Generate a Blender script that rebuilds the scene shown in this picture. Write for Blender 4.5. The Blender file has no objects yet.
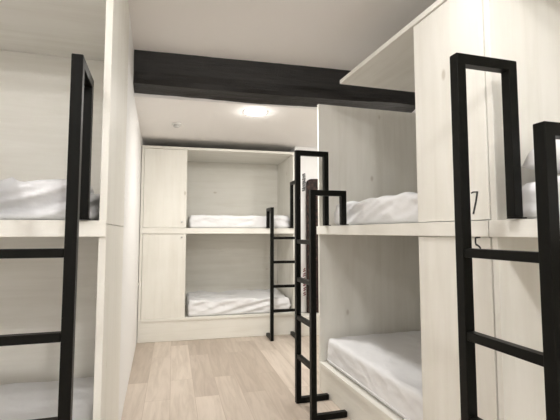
import bpy, bmesh, math, random
from mathutils import Vector, Matrix, noise
random.seed(4)
C = bpy.context.scene.collection
R = math.radians
SK = R(3.33)                      # the near half of the room is skewed to the far half

# ------------------------------------------------------------------ materials
def new_mat(name):
    m = bpy.data.materials.new(name); m.use_nodes = True
    nt = m.node_tree; b = nt.nodes['Principled BSDF']
    return m, nt, b

def plain(name, col, rough=0.6, spec=0.4, bump=0.0, bscale=60.0, metal=0.0):
    m, nt, b = new_mat(name)
    b.inputs['Base Color'].default_value = (*col, 1)
    b.inputs['Roughness'].default_value = rough
    b.inputs['Specular IOR Level'].default_value = spec
    b.inputs['Metallic'].default_value = metal
    if bump:
        tc = nt.nodes.new('ShaderNodeTexCoord')
        n = nt.nodes.new('ShaderNodeTexNoise'); n.inputs['Scale'].default_value = bscale; n.inputs['Detail'].default_value = 4
        bp = nt.nodes.new('ShaderNodeBump'); bp.inputs['Strength'].default_value = bump; bp.inputs['Distance'].default_value = 0.01
        nt.links.new(tc.outputs['Object'], n.inputs['Vector'])
        nt.links.new(n.outputs['Fac'], bp.inputs['Height'])
        nt.links.new(bp.outputs['Normal'], b.inputs['Normal'])
    return m

def wood(name, axis, light=(0.90, 0.88, 0.815), dark=(0.80, 0.775, 0.70), planks=0.0):
    """whitewashed pine; grain runs along axis (0,1,2)"""
    m, nt, b = new_mat(name)
    N, L = nt.nodes, nt.links
    tc = N.new('ShaderNodeTexCoord')
    mp = N.new('ShaderNodeMapping')
    sc = [9.0, 9.0, 9.0]; sc[axis] = 0.7
    mp.inputs['Scale'].default_value = sc
    L.new(tc.outputs['Object'], mp.inputs['Vector'])
    n1 = N.new('ShaderNodeTexNoise'); n1.inputs['Scale'].default_value = 1.6; n1.inputs['Detail'].default_value = 7; n1.inputs['Roughness'].default_value = 0.62; n1.inputs['Distortion'].default_value = 0.6
    L.new(mp.outputs[0], n1.inputs['Vector'])
    sc2 = [2.2, 2.2, 2.2]; sc2[axis] = 1.1
    mp2 = N.new('ShaderNodeMapping'); mp2.inputs['Scale'].default_value = sc2
    L.new(tc.outputs['Object'], mp2.inputs['Vector'])
    n2 = N.new('ShaderNodeTexNoise'); n2.inputs['Scale'].default_value = 1.5; n2.inputs['Detail'].default_value = 3
    L.new(mp2.outputs[0], n2.inputs['Vector'])
    mix = N.new('ShaderNodeMath'); mix.operation = 'MULTIPLY_ADD'; mix.inputs[1].default_value = 0.6
    sc_b = N.new('ShaderNodeMath'); sc_b.operation = 'MULTIPLY'; sc_b.inputs[1].default_value = 0.4
    L.new(n2.outputs['Fac'], sc_b.inputs[0])
    L.new(n1.outputs['Fac'], mix.inputs[0]); L.new(sc_b.outputs[0], mix.inputs[2])
    cr = N.new('ShaderNodeValToRGB')
    cr.color_ramp.elements[0].position = 0.30; cr.color_ramp.elements[0].color = (*dark, 1)
    cr.color_ramp.elements[1].position = 0.56; cr.color_ramp.elements[1].color = (*light, 1)
    L.new(mix.outputs[0], cr.inputs[0])
    # knots
    sck = [3.2, 3.2, 3.2]; sck[axis] = 1.7
    mk = N.new('ShaderNodeMapping'); mk.inputs['Scale'].default_value = sck
    L.new(tc.outputs['Object'], mk.inputs['Vector'])
    v = N.new('ShaderNodeTexVoronoi'); v.inputs['Scale'].default_value = 1.3
    L.new(mk.outputs[0], v.inputs['Vector'])
    kr = N.new('ShaderNodeValToRGB')
    kr.color_ramp.elements[0].position = 0.035; kr.color_ramp.elements[0].color = (0.55, 0.5, 0.42, 1)
    kr.color_ramp.elements[1].position = 0.075; kr.color_ramp.elements[1].color = (1, 1, 1, 1)
    L.new(v.outputs['Distance'], kr.inputs[0])
    mul = N.new('ShaderNodeMix'); mul.data_type = 'RGBA'; mul.blend_type = 'MULTIPLY'; mul.inputs[0].default_value = 0.55
    L.new(cr.outputs[0], mul.inputs[6]); L.new(kr.outputs[0], mul.inputs[7])
    out = mul.outputs[2]
    L.new(out, b.inputs['Base Color'])
    b.inputs['Roughness'].default_value = 0.5
    b.inputs['Specular IOR Level'].default_value = 0.3
    bp = N.new('ShaderNodeBump'); bp.inputs['Strength'].default_value = 0.12; bp.inputs['Distance'].default_value = 0.004
    L.new(n1.outputs['Fac'], bp.inputs['Height']); L.new(bp.outputs['Normal'], b.inputs['Normal'])
    return m

def floor_mat():
    m, nt, b = new_mat('oak_laminate'); N, L = nt.nodes, nt.links
    tc = N.new('ShaderNodeTexCoord')
    mp = N.new('ShaderNodeMapping'); mp.inputs['Rotation'].default_value = (0, 0, R(90 - 1.0))
    L.new(tc.outputs['Object'], mp.inputs['Vector'])
    br = N.new('ShaderNodeTexBrick')
    br.offset = 0.37; br.offset_frequency = 2
    br.inputs['Scale'].default_value = 1.0
    br.inputs['Brick Width'].default_value = 1.15; br.inputs['Row Height'].default_value = 0.19
    br.inputs['Mortar Size'].default_value = 0.0018; br.inputs['Mortar Smooth'].default_value = 0.3
    br.inputs['Color1'].default_value = (0, 0, 0, 1); br.inputs['Color2'].default_value = (1, 1, 1, 1)
    br.inputs['Mortar'].default_value = (0.5, 0.5, 0.5, 1)
    L.new(mp.outputs[0], br.inputs['Vector'])
    mg = N.new('ShaderNodeMapping'); mg.inputs['Scale'].default_value = (14, 1.3, 1)
    L.new(tc.outputs['Object'], mg.inputs['Vector'])
    add = N.new('ShaderNodeVectorMath'); add.operation = 'ADD'
    sepm = N.new('ShaderNodeVectorMath'); sepm.operation = 'SCALE'; sepm.inputs['Scale'].default_value = 9.0
    L.new(br.outputs['Color'], sepm.inputs[0]); L.new(mg.outputs[0], add.inputs[0]); L.new(sepm.outputs[0], add.inputs[1])
    n = N.new('ShaderNodeTexNoise'); n.inputs['Scale'].default_value = 1.3; n.inputs['Detail'].default_value = 7; n.inputs['Roughness'].default_value = 0.6; n.inputs['Distortion'].default_value = 0.8
    L.new(add.outputs[0], n.inputs['Vector'])
    base = N.new('ShaderNodeMix'); base.data_type = 'RGBA'
    base.inputs[6].default_value = (0.50, 0.425, 0.355, 1); base.inputs[7].default_value = (0.69, 0.61, 0.53, 1)
    L.new(br.outputs['Color'], base.inputs[0])
    gr = N.new('ShaderNodeValToRGB')
    gr.color_ramp.elements[0].position = 0.33; gr.color_ramp.elements[0].color = (0.86, 0.835, 0.81, 1)
    gr.color_ramp.elements[1].position = 0.60; gr.color_ramp.elements[1].color = (1.05, 1.04, 1.03, 1)
    L.new(n.outputs['Fac'], gr.inputs[0])
    mul = N.new('ShaderNodeMix'); mul.data_type = 'RGBA'; mul.blend_type = 'MULTIPLY'; mul.inputs[0].default_value = 1
    L.new(base.outputs[2], mul.inputs[6]); L.new(gr.outputs[0], mul.inputs[7])
    seam = N.new('ShaderNodeMix'); seam.data_type = 'RGBA'; seam.blend_type = 'MULTIPLY'
    seam.inputs[7].default_value = (0.78, 0.74, 0.70, 1)
    L.new(br.outputs['Fac'], seam.inputs[0]); L.new(mul.outputs[2], seam.inputs[6])
    L.new(seam.outputs[2], b.inputs['Base Color'])
    b.inputs['Roughness'].default_value = 0.42; b.inputs['Specular IOR Level'].default_value = 0.4
    return m

def beam_mat():
    m, nt, b = new_mat('dark_old_timber'); N, L = nt.nodes, nt.links
    tc = N.new('ShaderNodeTexCoord'); mp = N.new('ShaderNodeMapping'); mp.inputs['Scale'].default_value = (1.2, 14, 14)
    L.new(tc.outputs['Object'], mp.inputs['Vector'])
    n = N.new('ShaderNodeTexNoise'); n.inputs['Scale'].default_value = 2.0; n.inputs['Detail'].default_value = 8; n.inputs['Roughness'].default_value = 0.7
    L.new(mp.outputs[0], n.inputs['Vector'])
    cr = N.new('ShaderNodeValToRGB')
    cr.color_ramp.elements[0].position = 0.35; cr.color_ramp.elements[0].color = (0.003, 0.0025, 0.002, 1)
    cr.color_ramp.elements[1].position = 0.7; cr.color_ramp.elements[1].color = (0.020, 0.0175, 0.0155, 1)
    L.new(n.outputs['Fac'], cr.inputs[0]); L.new(cr.outputs[0], b.inputs['Base Color'])
    b.inputs['Roughness'].default_value = 0.42
    bp = N.new('ShaderNodeBump'); bp.inputs['Strength'].default_value = 0.6; bp.inputs['Distance'].default_value = 0.02
    L.new(n.outputs['Fac'], bp.inputs['Height']); L.new(bp.outputs['Normal'], b.inputs['Normal'])
    return m

def mottled(name, c0, c1, scale, rough=0.8):
    m, nt, b = new_mat(name); N, L = nt.nodes, nt.links
    tc = N.new('ShaderNodeTexCoord')
    n = N.new('ShaderNodeTexNoise'); n.inputs['Scale'].default_value = scale; n.inputs['Detail'].default_value = 3
    L.new(tc.outputs['Object'], n.inputs['Vector'])
    cr = N.new('ShaderNodeValToRGB')
    cr.color_ramp.elements[0].position = 0.4; cr.color_ramp.elements[0].color = (*c0, 1)
    cr.color_ramp.elements[1].position = 0.65; cr.color_ramp.elements[1].color = (*c1, 1)
    L.new(n.outputs['Fac'], cr.inputs[0]); L.new(cr.outputs[0], b.inputs['Base Color'])
    b.inputs['Roughness'].default_value = rough
    return m

def glow(name, col, strength):
    m, nt, b = new_mat(name)
    b.inputs['Base Color'].default_value = (0.9, 0.9, 0.9, 1)
    b.inputs['Emission Color'].default_value = (*col, 1)
    b.inputs['Emission Strength'].default_value = strength
    return m

W = [wood('whitewashed_pine_along_x', 0), wood('whitewashed_pine_along_y', 1), wood('whitewashed_pine_upright', 2)]
WALL = plain('white_wall_paint', (0.92, 0.91, 0.89), 0.8, 0.2, 0.05, 40)
WALLW = plain('bright_white_lacquer', (0.92, 0.915, 0.905), 0.5, 0.3)
CEIL = plain('ceiling_paint', (0.93, 0.905, 0.88), 0.9, 0.1, 0.04, 30)
FLOOR = floor_mat()
BEAM = beam_mat()
METAL = plain('black_powder_coated_steel', (0.004, 0.004, 0.003), 0.38, 0.15, 0.03, 300)
SHEET = plain('white_bed_sheet', (0.86, 0.86, 0.87), 0.75, 0.2, 0.25, 22)
PILLOW = plain('white_pillow_cotton', (0.88, 0.88, 0.88), 0.75, 0.2, 0.2, 26)
INK = plain('black_ink', (0.02, 0.02, 0.02), 0.6)
REDINK = plain('dark_red_ink', (0.22, 0.01, 0.03), 0.6)
PLASTIC = plain('white_plastic', (0.82, 0.81, 0.78), 0.45)
GREYP = plain('grey_plastic', (0.6, 0.59, 0.57), 0.5)
STEEL = plain('brushed_steel', (0.55, 0.54, 0.52), 0.35, 0.5, 0, 60, 1.0)
BROWN = mottled('dark_brown_hide', (0.012, 0.008, 0.007), (0.07, 0.035, 0.028), 22)
LAMP = glow('lit_diffuser', (1.0, 0.95, 0.88), 55.0)

# ------------------------------------------------------------------ mesh helpers
def add_box(bm, a, b, bev=0.0, seg=2):
    t = bmesh.new()
    bmesh.ops.create_cube(t, size=1)
    for v in t.verts:
        v.co = Vector([(a[i] + b[i]) / 2 + v.co[i] * (b[i] - a[i]) for i in range(3)])
    if bev:
        bmesh.ops.bevel(t, geom=t.edges[:], offset=bev, segments=seg, affect='EDGES', profile=0.5)
    me = bpy.data.meshes.new('tmp'); t.to_mesh(me); t.free()
    bm.from_mesh(me); bpy.data.meshes.remove(me)

def box(a, b, bev=0.003, seg=2):
    bm = bmesh.new(); add_box(bm, a, b, bev, seg); return bm

def cyl(r, z0, z1, seg=40, r2=None, c=(0, 0), bev=0.0):
    bm = bmesh.new()
    bmesh.ops.create_cone(bm, cap_ends=True, segments=seg, radius1=r, radius2=r if r2 is None else r2, depth=z1 - z0,
                          matrix=Matrix.Translation((c[0], c[1], (z0 + z1) / 2)))
    if bev:
        es = [e for e in bm.edges if abs(e.verts[0].co.z - e.verts[1].co.z) < 1e-6]
        bmesh.ops.bevel(bm, geom=es, offset=bev, segments=3, affect='EDGES', profile=0.5)
    return bm

def lathe(profile, seg=48):
    bm = bmesh.new(); rings = []
    for r, z in profile:
        rings.append([bm.verts.new((r * math.cos(2 * math.pi * k / seg), r * math.sin(2 * math.pi * k / seg), z)) for k in range(seg)])
    for a, b in zip(rings[:-1], rings[1:]):
        for k in range(seg):
            bm.faces.new((a[k], a[(k + 1) % seg], b[(k + 1) % seg], b[k]))
    bmesh.ops.recalc_face_normals(bm, faces=bm.faces[:])
    return bm

def sweep(path, w, d, bev=0.003):
    """square tube along an axis-aligned path in the local YZ plane: path of (y,z) centres, mitred, closed ends; w along X, d in plane"""
    bm = bmesh.new(); P = [Vector(p) for p in path]; n = len(P); rings = []
    for i in range(n):
        if i == 0: t = (P[1] - P[0]).normalized(); nrm = Vector((-t.y, t.x)); k = 1
        elif i == n - 1: t = (P[-1] - P[-2]).normalized(); nrm = Vector((-t.y, t.x)); k = 1
        else:
            t0 = (P[i] - P[i - 1]).normalized(); t1 = (P[i + 1] - P[i]).normalized()
            n0 = Vector((-t0.y, t0.x)); n1 = Vector((-t1.y, t1.x))
            nrm = (n0 + n1).normalized(); k = 1 / nrm.dot(n0)
        a = P[i] + nrm * (d / 2 * k); b = P[i] - nrm * (d / 2 * k)
        rings.append([bm.verts.new((-w / 2, a.x, a.y)), bm.verts.new((w / 2, a.x, a.y)), bm.verts.new((w / 2, b.x, b.y)), bm.verts.new((-w / 2, b.x, b.y))])
    for r0, r1 in zip(rings[:-1], rings[1:]):
        for k in range(4):
            bm.faces.new((r0[k], r0[(k + 1) % 4], r1[(k + 1) % 4], r1[k]))
    bm.faces.new(rings[0]); bm.faces.new(rings[-1][::-1])
    bmesh.ops.recalc_face_normals(bm, faces=bm.faces[:])
    if bev:
        bmesh.ops.bevel(bm, geom=bm.edges[:], offset=bev, segments=2, affect='EDGES', profile=0.5)
    return bm

def ribbon(points, w, y0, y1):
    """flat stroke in the local XZ plane, extruded from y0 to y1"""
    bm = bmesh.new(); P = [Vector(p) for p in points]; L, Rr = [], []
    for i, p in enumerate(P):
        t = (P[min(i + 1, len(P) - 1)] - P[max(i - 1, 0)]).normalized(); nn = Vector((-t.y, t.x)) * w / 2
        L.append(p + nn); Rr.append(p - nn)
    vs = [[bm.verts.new((q.x, y, q.y)) for q in s] for y in (y0, y1) for s in (L, Rr)]
    for i in range(len(P) - 1):
        bm.faces.new((vs[0][i], vs[0][i + 1], vs[1][i + 1], vs[1][i])); bm.faces.new((vs[2][i], vs[3][i], vs[3][i + 1], vs[2][i + 1]))
        bm.faces.new((vs[0][i], vs[2][i], vs[2][i + 1], vs[0][i + 1])); bm.faces.new((vs[1][i], vs[1][i + 1], vs[3][i + 1], vs[3][i]))
    bm.faces.new((vs[0][0], vs[1][0], vs[3][0], vs[2][0])); bm.faces.new((vs[0][-1], vs[2][-1], vs[3][-1], vs[1][-1]))
    bmesh.ops.recalc_face_normals(bm, faces=bm.faces[:])
    return bm

def obj(name, bm, mat, parent=None, smooth=False):
    me = bpy.data.meshes.new(name); bm.to_mesh(me); bm.free()
    me.materials.append(mat)
    if smooth:
        for p in me.polygons: p.use_smooth = True
    o = bpy.data.objects.new(name, me); C.objects.link(o)
    if parent: o.parent = parent
    return o

def tag(o, label, cat, group=None):
    o['label'] = label; o['category'] = cat
    if group: o['group'] = group
    return o

def thing(name, label, cat, loc=(0, 0, 0), rz=0.0, group=None):
    o = bpy.data.objects.new(name, None); C.objects.link(o)
    o.location = loc; o.rotation_euler = (0, 0, rz); o.empty_display_size = 0.1
    return tag(o, label, cat, group)

def struct(name, bm, mat):
    o = obj(name, bm, mat); o['kind'] = 'structure'; return o

def LW(s, t):                      # skewed near frame -> world
    return (s * math.cos(SK) - t * math.sin(SK), s * math.sin(SK) + t * math.cos(SK))

def prism(pts, z0, z1):
    bm = bmesh.new()
    a = [bm.verts.new((x, y, z0)) for x, y in pts]; b = [bm.verts.new((x, y, z1)) for x, y in pts]
    n = len(pts)
    bm.faces.new(a[::-1]); bm.faces.new(b)
    for i in range(n): bm.faces.new((a[i], a[(i + 1) % n], b[(i + 1) % n], b[i]))
    bmesh.ops.recalc_face_normals(bm, faces=bm.faces[:])
    return bm

# ------------------------------------------------------------------ room shell
ZC, ZF = 2.787, 2.45               # near ceiling, lower ceiling beyond the beam
YB0, YB1 = 3.52, 3.66              # beam
S_F, T_END = 1.331, 3.313          # right bunks: front plane, far end
S_L, T_L = -0.197, 1.90            # left bunk: side plane, front plane
struct('floor', box((-2.7, -2.3, -0.1), (3.0, 6.3, 0), 0), FLOOR)
bm = box((-2.7, -2.3, ZC), (3.0, YB0 + 0.135, ZC + 0.12), 0)
add_box(bm, (-2.7, YB0 + 0.135, ZF), (3.0, 6.3, ZC + 0.12))
struct('ceiling', bm, CEIL)
# left: masonry behind the left bunk, flush with its side, then the wall running on to the far bunk
p0 = LW(S_L, T_L + 1.002); p1 = LW(S_L, 3.46); q0 = LW(-2.3, T_L + 1.002)
struct('wall_left', prism([p0, p1, (-0.484, 5.2), (-0.50, 6.3), (-2.6, 6.3), q0], 0.001, ZC - 0.001), WALL)
w0 = LW(-2.25, T_L + 1.0)
struct('wall_left.001', prism([w0, (w0[0] - 0.15, w0[1]), (-2.6, -2.25), (-2.25, -2.25)], 0.001, ZC - 0.001), WALL)
struct('wall_right', prism([LW(2.41, -2.3), LW(2.41, 3.60), (2.45, 3.74), (2.45, 6.3), (2.75, 6.3), (2.75, -2.2)], 0.001, ZC - 0.001), WALL)
struct('wall_back', box((-0.495, 6.16, 0.001), (2.44, 6.3, ZF - 0.001), 0), WALL)
struct('wall_front', box((-2.3, -2.25, 0.001), (2.4, -2.1, ZC - 0.001), 0), WALL)
struct('wall_back.001', box((1.475, 5.34, 0.001), (2.44, 6.15, ZF - 0.001), 0), WALLW)

# ------------------------------------------------------------------ beam
bm = bmesh.new(); nx = 120
x0, x1 = -0.50, 2.40
prof = [(YB0 - 0.018, 2.516), (YB0 - 0.012, 2.56), (YB0 - 0.004, 2.625), (YB0 - 0.012, 2.655), (YB0 - 0.036, 2.80), (YB1, 2.80), (YB1 + 0.002, 2.70), (YB1, 2.60), (YB1, 2.478), (YB0 + 0.09, 2.490), (YB0 + 0.04, 2.502)]
rings = []
for i in range(nx + 1):
    x = x0 + (x1 - x0) * i / nx; r = []
    for j, (y, z) in enumerate(prof):
        q = Vector((x * 2.2, y * 4, z * 7 + j))
        dy = noise.noise(q) * 0.012 + noise.noise(q * 4) * 0.004; dz = noise.noise(q + Vector((9, 2, 4))) * 0.007 + noise.noise(q * 5) * 0.003
        sag = -0.012 * math.sin(math.pi * max(0, min(1, (x + 0.4) / 2.4)))
        if j in (2, 3): dz += 0.03 * noise.noise(Vector((x * 1.1, 3, 0)))
        r.append(bm.verts.new((x, y + dy + (0.016 * noise.noise(Vector((x * 14, 7, j))) * noise.noise(Vector((x * 3, 2, j))) if j == 4 else 0), z + dz + (sag if z < 2.7 else 0))))
    rings.append(r)
m_ = len(prof)
for a, b in zip(rings[:-1], rings[1:]):
    for k in range(m_): bm.faces.new((a[k], a[(k + 1) % m_], b[(k + 1) % m_], b[k]))
bm.faces.new(rings[0][::-1]); bm.faces.new(rings[-1])
bmesh.ops.recalc_face_normals(bm, faces=bm.faces[:])
tag(obj('ceiling_beam', bm, BEAM), 'rough dark brown timber beam spanning the room below the ceiling', 'beam')

# ------------------------------------------------------------------ ceiling fittings
def downlight(x, y, z, label, r=0.085, mat=LAMP, hd=0.02):
    t = thing('downlight', label, 'ceiling light', (x, y, z - 0.001), 0, 'recessed round ceiling lights')
    obj('trim_ring', lathe([(r + 0.002, -0.001), (r + 0.003, -0.003), (r + 0.012, -0.003), (r + 0.015, -0.001), (r + 0.002, -0.0005)]), PLASTIC, t, True)
    Rs = (r * r + hd * hd) / (2 * hd)
    obj('diffuser', lathe([(Rs * math.sin(a), -0.003 - (Rs * math.cos(a) - Rs + hd)) for a in [math.asin(r / Rs) * k / 10 for k in range(11)]]), mat, t, True)
    return t
downlight(0.675, 3.87, ZF, 'lit round ceiling light just beyond the dark beam', 0.100, glow('lit_diffuser_far', (1.0, 0.975, 0.935), 31.0), 0.02)
downlight(1.80, 4.35, ZF, 'round fill light added beyond the right bunk, hidden behind its end panel', 0.07, glow('fill_diffuser_passage', (1.0, 0.975, 0.935), 24.0))  # unseen lamp added to brighten the far wall and bunk interior
downlight(*LW(0.78, 1.08), ZC, 'lit round ceiling light overhead between the near bunks', 0.085, glow('lit_diffuser_near', (1.0, 0.985, 0.975), 18.0))
downlight(0.35, -0.75, ZC, 'round fill light added behind the viewer near the entrance wall', 0.085, glow('fill_diffuser_rear', (1.0, 0.985, 0.975), 60.0), 0.07)  # unseen fill lamp, added behind the viewer to lift the room
downlight(-1.25, 0.45, ZC, 'lit round ceiling light above the open floor by the left bunk', 0.085, glow('lit_diffuser_side', (1.0, 0.985, 0.975), 22.0), 0.07)
sd = thing('smoke_detector', 'small white smoke detector on the ceiling left of the round light', 'smoke detector', (-0.066, 4.485, ZF - 0.001))
obj('mounting_base', lathe([(0, 0), (0.05, 0), (0.05, -0.010), (0.046, -0.014), (0.03, -0.014), (0, -0.014)]), PLASTIC, sd, True)
obj('sensor_cap', lathe([(0, -0.0142), (0.030, -0.0142), (0.030, -0.018), (0.034, -0.030), (0.026, -0.040), (0, -0.042)]), GREYP, sd, True)

# ------------------------------------------------------------------ bunks
def bunk(label, loc, rz, length, depth, locker=None, z_plat=0.235, top=2.42, canopy_x=None, side_back_top=None, door_text=None, knob=False, left_top=None, right_top=None, sidejoint=None):
    """local frame: X along the front seen from the aisle, Y inwards, Z up.  locker = (x0, x1) closed bay"""
    t = thing('bunk_bed', label, 'bunk bed', (loc[0], loc[1], 0), rz, 'whitewashed wooden built-in bunk beds')
    P = 0.03; ZS0, ZS1 = 1.28, 1.348; g = 0.001
    lt = left_top or top - g; rt = right_top or top - g
    obj('end_panel', box((0, 0, 0.002), (P, depth, lt), 0.002), W[2], t)
    if sidejoint:
        obj('end_panel', box((length - P, 0, 0.002), (length, depth, sidejoint - 0.0015), 0.002), W[2], t)
        obj('end_panel', box((length - P, 0, sidejoint + 0.0015), (length, depth, rt), 0.002), W[2], t)
    else: obj('end_panel', box((length - P, 0.0175 if locker and locker[0] > length / 2 else 0, 0.002), (length, depth, rt), 0.002), W[2], t)
    obj('back_panel', box((P + g, depth - 0.022, 0.002), (length - P - g, depth, min(lt, rt, top - g)), 0.001), W[0], t)
    cx = canopy_x or (0.0, length)
    obj('canopy', box((cx[0], -0.012, top), (cx[1], depth, top + 0.03), 0.002), W[0], t)
    obj('plinth', box((P + g, 0.002, 0.002), (length - P - g, 0.024, z_plat - 0.031), 0.001), W[0], t)
    obj('lower_platform', box((P + g, -0.010, z_plat - 0.03), (length - P - g, depth - 0.023, z_plat), 0.003), W[0], t)
    obj('upper_platform', box((P + g, -0.004, ZS0), (length - P - g, depth - 0.023, ZS1), 0.002), W[0], t)
    obj('platform_edge', box((0.001, -0.014, ZS0), (length - 0.001, -0.0045, ZS1), 0.002), W[0], t)
    if locker:
        lx0, lx1 = locker
        inner = lx1 if lx0 < length / 2 else lx0 + 0.018        # divider closes the bay towards the beds
        for (a, b, nm) in ((z_plat + 0.002, ZS0 - 0.004, 'lower'), (ZS1 + 0.004, top - 0.003, 'upper')):
            d = obj('locker_door', box((lx0, -0.002, a), (lx1, 0.016, b), 0.0015), W[2], t)
            if knob:
                kz = ZS1 + 0.075 if nm == 'upper' else ZS0 - 0.045
                kb = cyl(0.011, 0, 0.016, 20, 0.008, bev=0.002)
                bmesh.ops.rotate(kb, verts=kb.verts[:], cent=(0, 0, 0), matrix=Matrix.Rotation(R(90), 3, 'X'))
                bmesh.ops.translate(kb, verts=kb.verts[:], vec=(lx1 - 0.05, -0.0025, kz))
                obj('knob', kb, STEEL, d, True)
            if door_text:
                for strokes in door_text[nm]:
                    obj('door_number', strokes(), INK, d)
    return t

# right bunk, far one
def seven():
    bm = ribbon([(1.810, 1.470), (1.822, 1.474), (1.8475, 1.472)], 0.0052, -0.0042, -0.0022)
    b2 = ribbon([(1.8470, 1.475), (1.8360, 1.431), (1.8180, 1.378)], 0.0085, -0.0042, -0.0022)
    me = bpy.data.meshes.new('t'); b2.to_mesh(me); bm.from_mesh(me); bpy.data.meshes.remove(me); b2.free(); return bm
def five():
    bm = ribbon([(1.8540, 1.278), (1.8320, 1.276), (1.8260, 1.274)], 0.0065, -0.0042, -0.0022)
    b2 = ribbon([(1.8260, 1.276), (1.8250, 1.256), (1.8280, 1.246), (1.8400, 1.242), (1.8510, 1.234), (1.8550, 1.220), (1.8490, 1.206), (1.8340, 1.199), (1.8200, 1.203)], 0.0075, -0.0042, -0.0022)
    me = bpy.data.meshes.new('t'); b2.to_mesh(me); bm.from_mesh(me); bpy.data.meshes.remove(me); b2.free(); return bm
RZ = SK - R(90)
o_far = LW(S_F, T_END)
o_near = LW(S_F, 1.399)
bunk('whitewashed wooden bunk bed on the right with numbered locker doors 7 and 5', o_far, RZ, 1.908, 1.07,
     locker=(1.417, 1.907), canopy_x=(0.49, 1.908), left_top=2.405, door_text={'upper': [seven], 'lower': [five]})
bunk('nearest bunk bed at the right edge, its end panel beyond the seam by the numbers', o_near, RZ, 1.95, 1.07)
LB = 1.95
o_left = LW(S_L - LB, T_L)
bunk('bunk bed at the left edge facing the viewer, white end post towards the aisle', o_left, SK, LB, 1.0, right_top=2.78, sidejoint=1.334)
BX0, BX1 = -0.477, 1.447
bunk('bunk bed across the far end of the room, closed locker doors on its left', (BX0, 5.23), 0, BX1 - BX0, 0.92,
     locker=(0.034, 0.537), z_plat=0.27, top=2.318, knob=True)

# ------------------------------------------------------------------ mattresses and pillow
def rounded(lx, ly, h, r, nx, ny, nz, amp, seed, drape=0.0):
    """closed soft box with wrinkles, base at z=0, corner at origin"""
    bm = bmesh.new()
    bmesh.ops.create_cube(bm, size=1)
    es = {0: [], 1: [], 2: []}
    for e in bm.edges:
        d = e.verts[0].co - e.verts[1].co
        es[max(range(3), key=lambda i: abs(d[i]))].append(e)
    for ax, n in ((0, nx), (1, ny), (2, nz)):
        ee = [e for e in bm.edges if max(range(3), key=lambda i: abs((e.verts[0].co - e.verts[1].co)[i])) == ax]
        bmesh.ops.subdivide_edges(bm, edges=ee, cuts=n, use_grid_fill=True)
    D = (lx, ly, h)
    for v in bm.verts:
        p = Vector([(v.co[i] + 0.5) * D[i] for i in range(3)])
        c = Vector([min(max(p[i], r), D[i] - r) for i in range(3)])
        n = p - c
        if n.length > 1e-9:
            n = n.normalized(); p = c + n * r
        q = Vector((p.x + p.y * 0.9 + p.z * 2.5, p.y * 1.3 - p.x * 0.8 + p.z, p.z * 2 + seed)) * 3.2
        w = 1 - abs(noise.noise(q)) * 2.2
        w2 = 1 - abs(noise.noise(q * 2.3 + Vector((5, 1, 2)))) * 2
        k = min(1, p.z / 0.04)
        p += (n if n.length else Vector((0, 0, 1))) * (amp * (0.75 * w + 0.35 * w2 - 0.6)) * k
        if drape:
            ac = p.x * 0.55 - p.z * 1.9 + p.y * 0.25; al = p.x * 0.9 + p.z * 0.5 + p.y
            f = noise.noise(Vector((ac * 6.0, al * 1.3, seed))); f2 = noise.noise(Vector((ac * 13.0, al * 2.0, seed + 3)))
            p += (n if n.length else Vector((0, 0, 1))) * drape * k * ((1 - abs(f) * 2.6) * 0.8 + f2 * 0.4 - 0.5)
        v.co = p
    bmesh.ops.recalc_face_normals(bm, faces=bm.faces[:])
    return bm

def mattress(label, bunk_loc, rz, x0, x1, y0, y1, z, h, seed, amp=0.016, piping=False, drape=0.0, group='white sheeted bunk mattresses'):
    M = Matrix.Translation((bunk_loc[0], bunk_loc[1], 0)) @ Matrix.Rotation(rz, 4, 'Z')
    p = M @ Vector((x0, y0, z))
    lx, ly = x1 - x0, y1 - y0
    t = tag(obj('mattress', rounded(lx, ly, h, 0.035, 130, 44, 14, amp, seed, drape), SHEET, None, True), label, 'mattress', group)
    t.location = p; t.rotation_euler = (0, 0, rz)
    if piping:
        bm = bmesh.new(); pts = []
        rr = 0.03
        for (cx, cy, a0) in ((rr, rr, 180), (lx - rr, rr, 270), (lx - rr, ly - rr, 0), (rr, ly - rr, 90)):
            for k in range(7):
                a = R(a0 + 15 * k); pts.append((cx + rr * math.cos(a), cy + rr * math.sin(a)))
        n = len(pts); rings = []
        for i in range(n):
            tx = Vector(pts[(i + 1) % n]) - Vector(pts[i - 1]); tx.normalize(); nn = Vector((tx.y, -tx.x))
            rings.append([bm.verts.new((pts[i][0] + nn.x * (0.004 + 0.004 * math.cos(q)), pts[i][1] + nn.y * (0.004 + 0.004 * math.cos(q)), 0.035 + 0.005 * math.sin(q))) for q in [k * math.pi / 3 for k in range(6)]])
        for i in range(n):
            a, b = rings[i], rings[(i + 1) % n]
            for k in range(6): bm.faces.new((a[k], a[(k + 1) % 6], b[(k + 1) % 6], b[k]))
        bmesh.ops.recalc_face_normals(bm, faces=bm.faces[:])
        obj('piping', bm, SHEET, t, True)
    return t

ZU = 1.350
mattress('white mattress on the upper berth of the bunk with doors 7 and 5', o_far, RZ, 0.25, 1.86, 0.035, 0.94, ZU, 0.175, 3.0, 0.010, False, 0.02)
mattress('white mattress on the lower berth of the bunk with doors 7 and 5', o_far, RZ, 0.09, 1.86, 0.03, 0.95, 0.237, 0.205, 7.0, 0.009, True)
mattress('white mattress under a pillow on the upper berth at the right edge', o_near, RZ, 0.075, 1.86, 0.06, 0.86, ZU, 0.155, 11.0, 0.010)
mattress('wrinkled white mattress on the upper berth of the bunk at the left edge', o_left, SK, 0.09, LB - 0.068, 0.055, 0.92, ZU, 0.165, 15.0, 0.010, False, 0.055)
mattress('white mattress on the lower berth of the bunk at the left edge', o_left, SK, 0.07, LB - 0.06, 0.03, 0.955, 0.237, 0.185, 19.0, 0.008)
mattress('white mattress on the upper berth of the bunk across the far end', (BX0, 5.23), 0, 0.572, BX1 - BX0 - 0.06, 0.04, 0.86, ZU, 0.16, 23.0, 0.012, False, 0.015)
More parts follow.
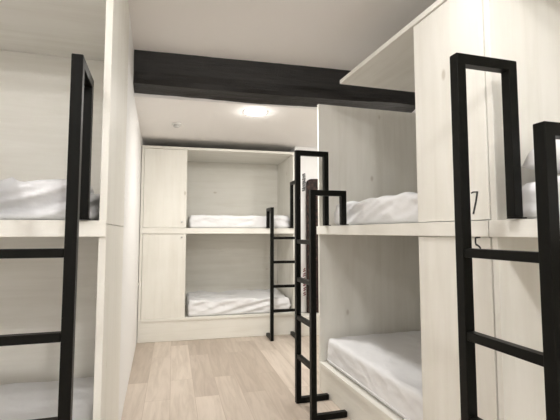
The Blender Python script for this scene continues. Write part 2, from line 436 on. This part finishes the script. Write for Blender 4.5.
mattress('white mattress on the lower berth of the bunk across the far end', (BX0, 5.23), 0, 0.572, BX1 - BX0 - 0.06, 0.03, 0.86, 0.272, 0.195, 27.0, 0.012, False, 0.025)

def pillow_bm(lx, ly, h, seed):
    bm = bmesh.new()
    nu, nv = 40, 28; top, bot = {}, {}
    for i in range(nu + 1):
        for j in range(nv + 1):
            u, v = i / nu * 2 - 1, j / nv * 2 - 1
            e = max(0.0, (1 - abs(u) ** 3.2)) * max(0.0, (1 - abs(v) ** 3.2))
            th = h / 2 * e ** 0.42
            pin = 1 - 0.07 * (abs(u) ** 2) * (1 - abs(v)) - 0.0
            x, y = u * lx / 2 * (1 - 0.05 * (1 - v * v) * u * u), v * ly / 2 * (1 - 0.06 * (1 - u * u) * v * v)
            w = noise.noise(Vector((x * 7 + seed, y * 7, 1))) * 0.010 * (e > 0)
            top[i, j] = bm.verts.new((x, y, h * 0.2 + th * 1.6 + w))
            edge = i in (0, nu) or j in (0, nv)
            bot[i, j] = top[i, j] if edge else bm.verts.new((x, y, max(0.0, h * 0.2 - th * 0.4)))
    for i in range(nu):
        for j in range(nv):
            bm.faces.new((top[i, j], top[i + 1, j], top[i + 1, j + 1], top[i, j + 1]))
            bm.faces.new((bot[i, j], bot[i, j + 1], bot[i + 1, j + 1], bot[i + 1, j]))
    bmesh.ops.recalc_face_normals(bm, faces=bm.faces[:])
    return bm
M = Matrix.Translation((o_near[0], o_near[1], 0)) @ Matrix.Rotation(RZ, 4, 'Z')
pw = obj('pillow', pillow_bm(0.46, 0.72, 0.22, 2.0), PILLOW, None, True)
pw.location = M @ Vector((0.315, 0.43, ZU + 0.170)); pw.rotation_euler = (0, 0, RZ)
tag(pw, 'plump white pillow lying on the mattress at the right edge', 'pillow')

# ------------------------------------------------------------------ ladders
def ladder(label, loc, rz, xa, xb, tall, dz=0.0):
    """stiles centred at xa < xb in the bunk's frame; tall = 0 or 1 says which stile is the tall one"""
    M = Matrix.Translation((loc[0], loc[1], 0)) @ Matrix.Rotation(rz, 4, 'Z')
    p = M @ Vector(((xa + xb) / 2, -0.256, 0.001))
    t = thing('bunk_ladder', label, 'ladder', p, rz, 'black steel bunk ladders')
    T = 0.040; hw = (xb - xa) / 2
    for i, x in enumerate((-hw, hw)):
        zt = (1.948 if i == tall else 1.60) + dz
        bm = sweep([(0.247, T / 2), (0, T / 2), (0, zt - T / 2), (0.240, zt - T / 2), (0.240, 1.3555)], T, T, 0.0025)
        bmesh.ops.translate(bm, verts=bm.verts[:], vec=(x, 0, 0))
        s = obj('stile', bm, METAL, t)
        obj('foot_plate', box((x - 0.022, 0.222, 1.350), (x + 0.022, 0.275, 1.3553), 0.001), METAL, s)
    for k in range(4):
        z = 0.352 + 0.291 * k
        obj('rung', box((-hw + T / 2 + 0.0005, -0.016, z - 0.016), (hw - T / 2 - 0.0005, 0.016, z + 0.016), 0.0025), METAL, t)
    return t
ladder('black steel ladder in the middle, hooked on the right bunk below the beam', o_far, RZ, 0.21, 0.53, 0)
ladder('black steel ladder at the right edge, in front of the locker door marked 7', o_near, RZ, 0.135, 0.48, 0, 0.015)
ladder('black steel ladder at the left edge of the photo', o_left, SK, LB - 0.425, LB - 0.088, 1)
ladder('black steel ladder on the bunk across the far end, partly behind the middle ladder', (BX0, 5.23), 0, 1.557, 1.871, 1)

# ------------------------------------------------------------------ beside the far bunk
obj_p = obj('low_plinth', box((1.452, 5.10, 0.002), (1.90, 5.338, 0.245), 0.004), W[0])
tag(obj_p, 'low pale wooden plinth beyond the middle ladder, right of the far bunk', 'plinth')
bn = thing('wall_notice', 'narrow white notice board with dark lettering beyond the middle ladder', 'sign', (1.610, 5.335, 0.25))
obj('board', box((-0.08, -0.012, 0.002), (0.05, 0.0, 1.86), 0.002), WALLW, bn)
for k in range(8):                                                  # lettering too small to read: one stroke per character
    z = 1.60 + k * 0.030
    u = [random.uniform(-0.004, 0.004) for _ in range(4)]
    obj('black_character', ribbon([(-0.040 + u[0], z), (0.004 + u[1], z + 0.004), (-0.038 + u[2], z + 0.014), (0.004 + u[3], z + 0.020)], 0.015, -0.0145, -0.0123), INK, bn)
for k in range(6):
    z = 0.22 + k * 0.062
    u = [random.uniform(-0.006, 0.006) for _ in range(4)]
    obj('red_character', ribbon([(-0.034 + u[0], z), (0.0 + u[1], z + 0.014), (-0.032 + u[2], z + 0.026), (0.0 + u[3], z + 0.042)], 0.014, -0.0145, -0.0123), REDINK, bn)
bm = bmesh.new(); pr = []
w_, h_ = 0.17, 1.76
for k in range(9): a = R(180 - 11.25 * k); pr.append((0.07 + 0.07 * math.cos(a), h_ - 0.06 + 0.06 * math.sin(a)))
pr += [(w_, h_ + 0.004), (w_, 0), (0, 0)]
fr = [bm.verts.new((x, 0, z)) for x, z in pr]; bk = [bm.verts.new((x, 0.045, z)) for x, z in pr]
bm.faces.new(fr); bm.faces.new(bk[::-1])
for i in range(len(pr)): bm.faces.new((fr[i], bk[i], bk[(i + 1) % len(pr)], fr[(i + 1) % len(pr)]))
bmesh.ops.recalc_face_normals(bm, faces=bm.faces[:])
bmesh.ops.bevel(bm, geom=[e for e in bm.edges], offset=0.006, segments=2, affect='EDGES')
dp = obj('padded_panel', bm, BROWN); dp.location = (1.618, 5.27, 0.247)
tag(dp, 'tall dark brown panel with rounded top corner, standing behind the middle ladder', 'panel')

# ------------------------------------------------------------------ camera, view
cam = bpy.data.cameras.new('camera'); co = bpy.data.objects.new('camera', cam); C.objects.link(co)
F, PY, HOR = 416.0, 201.0, 232.0
cam.sensor_fit = 'HORIZONTAL'; cam.sensor_width = 36; cam.lens = 36 * F / 560; cam.shift_y = -(210 - PY) / 560
cam.clip_start = 0.02
co.location = (0, 0, 1.3); co.rotation_euler = (R(90) + math.atan((HOR - PY) / F), 0, -R(13.35))
bpy.context.scene.camera = co
w = bpy.data.worlds.new('world'); bpy.context.scene.world = w; w.use_nodes = True
w.node_tree.nodes['Background'].inputs[0].default_value = (1, 0.97, 0.93, 1); w.node_tree.nodes['Background'].inputs[1].default_value = 0.05
vs = bpy.context.scene.view_settings
vs.view_transform = 'Standard'; vs.look = 'None'; vs.gamma = 1; vs.use_curve_mapping = False; vs.exposure = 3.03
